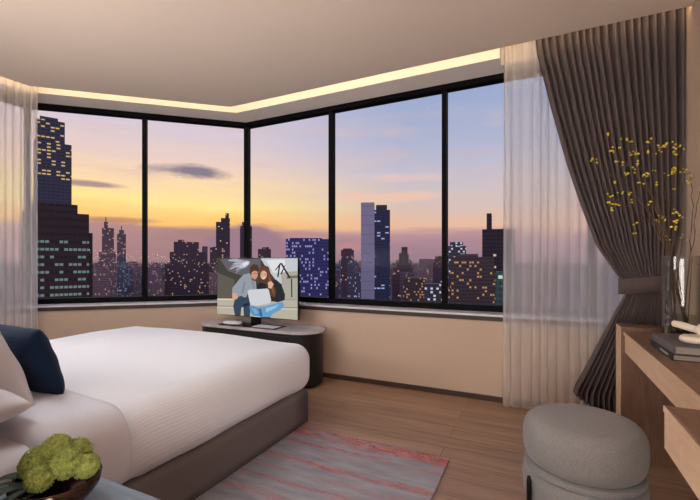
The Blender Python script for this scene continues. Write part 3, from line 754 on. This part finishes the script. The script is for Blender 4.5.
obj('front_panel', B((.333, 1.312, .645), (.345, 1.462, DT - .02)), M['wood_lit'], dr)
obj('drawer', B((.333, .60, .645), (.345, 1.308, DT - .022)), M['wood_lit'], dr)

# books and ornament
def book(label, x0, x1, y0, y1, z0, z1, cover, rot=0):
    b = thing('book', label, 'book', ((x0 + x1) / 2, (y0 + y1) / 2, z0), rot, 'books stacked on the desk')
    w_, h_, t_ = (x1 - x0) / 2, (y1 - y0) / 2, z1 - z0
    obj('page_block', B((-w_ + .006, -h_ + .006, .0035), (w_ - .005, h_ - .006, t_ - .0035)), M['pages'], b)
    bm = bmesh.new()
    box(bm, (-w_, -h_, 0), (w_, h_, .0035)); box(bm, (-w_, -h_, t_ - .0035), (w_, h_, t_)); box(bm, (-w_, -h_, .0035), (-w_ + .005, h_, t_ - .0035))
    obj('cover', bm, cover, b); return b
b1 = book('black book at the bottom of the stack on the desk', .512, .80, 2.13, 2.50, DT, DT + .027, M['book_black'])
bm = bmesh.new()
yy = -.12
for k, wd in enumerate([.010, .006, .012, .008, .010, .005, .011, .007, .009]):
    box(bm, (-.1446, yy, .009), (-.144, yy + wd, .018)); yy += wd + .006
o = obj('spine_lettering', bm, M['letter'], b1); o['label'] = 'row of small pale letters on the spine'
b2 = book('slate grey book on top of the stack on the desk', .518, .79, 2.14, 2.50, DT + .027, DT + .062, M['book_grey'], .02)
kn = thing('knot_sculpture', 'cream ceramic chain link ornament lying on the grey book', 'ornament', (.64, 2.27, DT + .062))
def link_pts(rx, ry, cz, n=36, ox=0, oy=0, tilt=0, yaw=0):
    Mx = Matrix.Rotation(yaw, 4, 'Z') @ Matrix.Rotation(tilt, 4, 'X')
    return [Mx @ Vector((rx * math.cos(2 * PI * k / n), ry * math.sin(2 * PI * k / n), 0)) + Vector((ox, oy, cz)) for k in range(n + 1)]
obj('link', tube(bmesh.new(), link_pts(.058, .040, .018, ox=.0, oy=-.02), .0165, 14, False), M['ceramic'], kn, smooth=True)
obj('link', tube(bmesh.new(), link_pts(.055, .038, .048, ox=.055, oy=.005, tilt=.9, yaw=.4), .0165, 14, False), M['ceramic'], kn, smooth=True)
bm = bmesh.new(); tube(bm, [(-.075, .09, .070), (-.07, .088, .070), (-.045, .075, .066), (-.01, .055, .056), (.03, .03, .046), (.06, .01, .046)], [.006, .0145, .0165, .0165, .0165, .012], 14)
obj('arm', bm, M['ceramic'], kn, smooth=True)

# vase with branches
VX, VY, VR, VH = .70, 2.74, .088, .455
vs_ = thing('glass_vase', 'tall clear cylindrical glass vase on the desk', 'vase', (VX, VY, DT))
lathe_prof = [(.004, .0), (VR, 0), (VR, VH), (VR - .006, VH), (VR - .006, .02), (.004, .02)]
obj('vase_body', lathe(bmesh.new(), lathe_prof, 48, close=True), M['vase_glass'], vs_, smooth=False)
obj('water', lathe(bmesh.new(), [(.003, .021), (VR - .007, .021), (VR - .007, .13), (.003, .13)], 40), M['water'], vs_)
bl_px = [(68, 60), (140, 72), (150, 82), (232, 80), (85, 120), (95, 100), (160, 125), (178, 130), (225, 125), (265, 125), (270, 100), (285, 100), (300, 85), (330, 100), (325, 130), (345, 100),
         (105, 158), (130, 170), (10, 162), (30, 155), (180, 165), (175, 190), (140, 210), (230, 205), (245, 195), (205, 210), (315, 185), (325, 200), (340, 190), (305, 210), (360, 195), (100, 240),
         (185, 248), (260, 245), (325, 268), (75, 285), (70, 310), (90, 325), (120, 275), (155, 285), (155, 315), (115, 325), (85, 345), (235, 315), (180, 395), (175, 435), (265, 380), (285, 380),
         (325, 355), (340, 370), (335, 395), (325, 415), (295, 460), (360, 455), (400, 210), (385, 240)]
bl_px = [(590 + x / 3.845, 120 + y / 3.845) for x, y in bl_px]
rb = random.Random(11)
tips = [(606, 134), (592, 161), (626, 138), (650, 139), (664, 142), (677, 144), (608, 197), (618, 186), (637, 172), (655, 200), (636, 222), (660, 215), (690, 172), (700, 190), (675, 170)]
base_f = (Vector((VX, VY, 0))).dot(Fv)
branches = []
for i, (tx, ty) in enumerate(tips):
    fw = base_f + rb.uniform(-.14, .10)
    tip = at(tx, ty, fw)
    a = rb.uniform(0, 6.28)
    p0 = Vector((VX + .05 * math.cos(a), VY + .05 * math.sin(a), DT + .025)); 
    side = Vector((tip.x - VX, tip.y - VY, 0)); sl = side.length
    sd_ = side / sl if sl else Vector((1, 0, 0))
    p1 = Vector((VX, VY, DT + VH)) + sd_ * min(.065, sl)
    pts = []
    for k in range(15):
        q = k / 14
        if q < .3: p = p0.lerp(p1, q / .3)
        else:
            s = (q - .3) / .7
            c1 = p1 + (p1 - p0) * .55
            p = p1 * (1 - s) ** 2 + c1 * 2 * s * (1 - s) + tip * s * s
        if 0 < k < 14 and q > .35: p = p + Vector((rb.uniform(-1, 1), rb.uniform(-1, 1), rb.uniform(-1, 1))) * .006
        pts.append(p)
    branches.append(pts)
twigs = [[] for _ in tips]; buds = [[] for _ in tips]
for bx_, by_ in bl_px:
    # nearest branch in view
    best = None
    for i, pts in enumerate(branches):
        for k in range(6, 15):
            p = pts[k]; d = p - Vector((0, 0, CAM_H)); f_ = d.dot(Fv); X_ = 350 + d.dot(Rv) / f_ * FPX; Y_ = HOR - d.z / f_ * FPX
            e = math.hypot(X_ - bx_, Y_ - by_) + (8 if Y_ < by_ else 0)
            if best is None or e < best[0]: best = (e, i, k, f_)
    _, i, k, f_ = best
    q = at(bx_, by_, f_ + rb.uniform(-.02, .02)); twigs[i].append((branches[i][k], q))
    for m_ in range(3):
        buds[i].append((q + Vector((rb.gauss(0, .008), rb.gauss(0, .008), rb.gauss(0, .008))), rb.uniform(.005, .0085)))
for i, pts in enumerate(branches):
    if pts[-1] is not None and not buds[i]:
        buds[i].append((pts[-1], .005))
    bm = bmesh.new(); tube(bm, pts, [.0028 - .0018 * k / 14 for k in range(15)], 6)
    for a, b in twigs[i]:
        mid = a.lerp(b, .5) + Vector((0, 0, -.01)); tube(bm, [a, mid, b], [.0012, .0010, .0007], 5)
    root = Vector(pts[0])
    br = obj('flowering_branch', bm, M['branch'], smooth=True); tag(br, 'thin brown branch with small yellow blossoms standing in the glass vase', 'branch', 'flowering branches in the vase')
    bm = bmesh.new()
    for p, r in buds[i]: bmesh.ops.create_icosphere(bm, subdivisions=1, radius=r, matrix=Matrix.Translation(p) @ Matrix.Diagonal((1, 1, .8, 1)))
    bo = obj('blossom', bm, M['blossom'], br); bo['kind'] = 'stuff'; bo['label'] = 'small yellow blossoms'

# ------------------------------------------------------------------ stool
st = thing('pouf_stool', 'round grey boucle pouf on short black legs in front of the desk', 'stool', (.176, 2.105, 0), math.radians(20))
def prof(z0, z1, r0, bulge, n=14, topflat=.72):
    out = []
    for k in range(n + 1):
        a = -PI / 2 + PI * k / n
        c = max(0, math.cos(a)) ** .62; s = math.sin(a)
        out.append((max(.004, r0 * (topflat + (1 - topflat) * c) if False else r0 - bulge + bulge * c), (z0 + z1) / 2 + (z1 - z0) / 2 * (abs(s) ** .8) * (1 if s > 0 else -1)))
    return [(.004, out[0][1])] + out + [((r0 - bulge) * .6, z1 + .012), (.004, z1 + .016)]
obj('seat_cushion', lathe(bmesh.new(), prof(.262, .478, .253, .085), 64, 1, .96), M['stool'], st, smooth=True)
obj('piping', lathe(bmesh.new(), [(.17, .238), (.238, .238), (.246, .246), (.246, .258), (.238, .266), (.17, .266)], 64, 1, .96), M['stool'], st, smooth=True)
obj('lower_body', lathe(bmesh.new(), [(.004, .06), (.19, .06), (.232, .075), (.250, .12), (.254, .20), (.248, .236), (.004, .24)], 64, 1, .96), M['stool'], st, smooth=True)
for k in range(4):
    a = math.radians(195) + k * PI / 2
    c, s = math.cos(a), math.sin(a)
    pts = [(c * .268, s * .268 * .96, z) for z in (0, .08, .16, .21, .232)]
    obj('leg', tube(bmesh.new(), pts, [.008, .010, .011, .011, .006], 10), M['black'], st, smooth=True)

# ------------------------------------------------------------------ nightstand, bowl of hydrangeas
ns = thing('nightstand', 'grey washed wooden nightstand beside the bed at the lower left', 'nightstand', (-1.22, .58, 0))
obj('top', B((-.245, -.235, .475), (.265, .225, .50)), M['wood_blue'], ns, bevel=.003)
obj('cabinet_body', B((-.23, -.22, .06), (.25, .21, .475)), M['wood_blue'], ns)
obj('drawer', B((-.22, .21, .28), (.24, .216, .465)), M['wood_blue'], ns)
obj('drawer', B((-.22, .21, .07), (.24, .216, .27)), M['wood_blue'], ns)
obj('plinth', B((-.20, -.2, 0), (.22, .18, .06)), M['black'], ns)
BX, BY = -1.236, .65
tag(obj('bowl', lathe(bmesh.new(), [(.004, 0), (.042, 0), (.046, .005), (.08, .025), (.104, .055), (.110, .086), (.1065, .088), (.10, .056), (.075, .031), (.004, .011)], 56), M['bowl'], loc=(BX, BY, .50), smooth=True),
    'dark coppery glazed bowl holding green hydrangeas on the nightstand', 'bowl')
rh = random.Random(3)
heads = [((-.02, -.03, .635), .042), ((.038, .0, .635), .041), ((-.045, .025, .632), .040), ((.012, .04, .636), .038), ((.0, .0, .664), .037), ((.062, .035, .612), .032), ((-.062, -.025, .61), .033), ((.025, -.05, .615), .033)]
hl = ['nearest the front left', 'at the right front', 'at the back left', 'at the back', 'topmost in the middle', 'lowest at the far right', 'lowest at the far left', 'at the bowl rim in front']
for (c, r), l in zip(heads, hl):
    c = (c[0] * 1.12, c[1] * 1.12, c[2] + .003)
    bm = bmesh.new()
    bmesh.ops.create_icosphere(bm, subdivisions=3, radius=r * .93)
    for v in bm.verts: v.co *= 1 + noise.noise(v.co * 60) * .12
    for k in range(230):
        z = 1 - 2 * (k + .5) / 230; a = k * 2.39996; q = math.sqrt(1 - z * z)
        d = Vector((q * math.cos(a), q * math.sin(a), z)); d = (d + Vector((rh.gauss(0, .05),) * 3)).normalized()
        s = d.cross(Vector((.3, .2, 1))).normalized(); n_ = s.cross(d); c0 = d * r * rh.uniform(.90, 1.08); ph = rh.random() * 3
        for m_ in range(4):
            e1 = (s * math.cos(ph + m_ * PI / 2) + n_ * math.sin(ph + m_ * PI / 2)); e2 = (s * math.cos(ph + m_ * PI / 2 + .9) + n_ * math.sin(ph + m_ * PI / 2 + .9))
            L_ = r * .17
            bm.faces.new([bm.verts.new(c0), bm.verts.new(c0 + e1 * L_), bm.verts.new(c0 + (e1 + e2) * L_ * .75 + d * L_ * .35), bm.verts.new(c0 + e2 * L_)])
    tag(obj('hydrangea_flower', bm, M['hydrangea'], loc=(BX + c[0], BY + c[1], c[2])), 'green hydrangea head in the bowl, ' + l, 'flower', 'hydrangeas in the bowl')
def blade(p0, p1, p2, wd, n=12):
    bm = bmesh.new(); p0, p1, p2 = map(Vector, (p0, p1, p2)); rows = []
    for k in range(n + 1):
        s = k / n; p = p0 * (1 - s) ** 2 + p1 * 2 * s * (1 - s) + p2 * s * s
        t_ = ((p1 - p0) * (1 - s) + (p2 - p1) * s).normalized(); sd_ = t_.cross(Vector((0, 0, 1))).normalized()
        w_ = wd * (math.sin(PI * min(.97, s * .93 + .05))) ** .7
        rows.append([bm.verts.new(p - sd_ * w_), bm.verts.new(p - Vector((0, 0, w_ * .3))), bm.verts.new(p + sd_ * w_), bm.verts.new(p - Vector((0, 0, w_ * .3 + .0012)))])
    for a, b in zip(rows, rows[1:]):
        for k in range(4): bm.faces.new([a[k], a[(k + 1) % 4], b[(k + 1) % 4], b[k]])
    return bm
lf = thing('leaf_spray', 'spray of long dark green leaves spilling left of the hydrangea bowl', 'leaves', (BX, BY, .50))
for k in range(14):
    a = math.radians(150 + k * 11); d = Vector((math.cos(a), math.sin(a), 0))
    p0 = d * .05 + Vector((0, 0, .08)); p2 = d * rh.uniform(.16, .21) + Vector((0, 0, rh.uniform(.03, .08))); p1 = d * .13 + Vector((0, 0, rh.uniform(.10, .14)))
    obj('leaf', blade(p0, p1, p2, rh.uniform(.008, .012)), M['leaf'], lf, smooth=True)
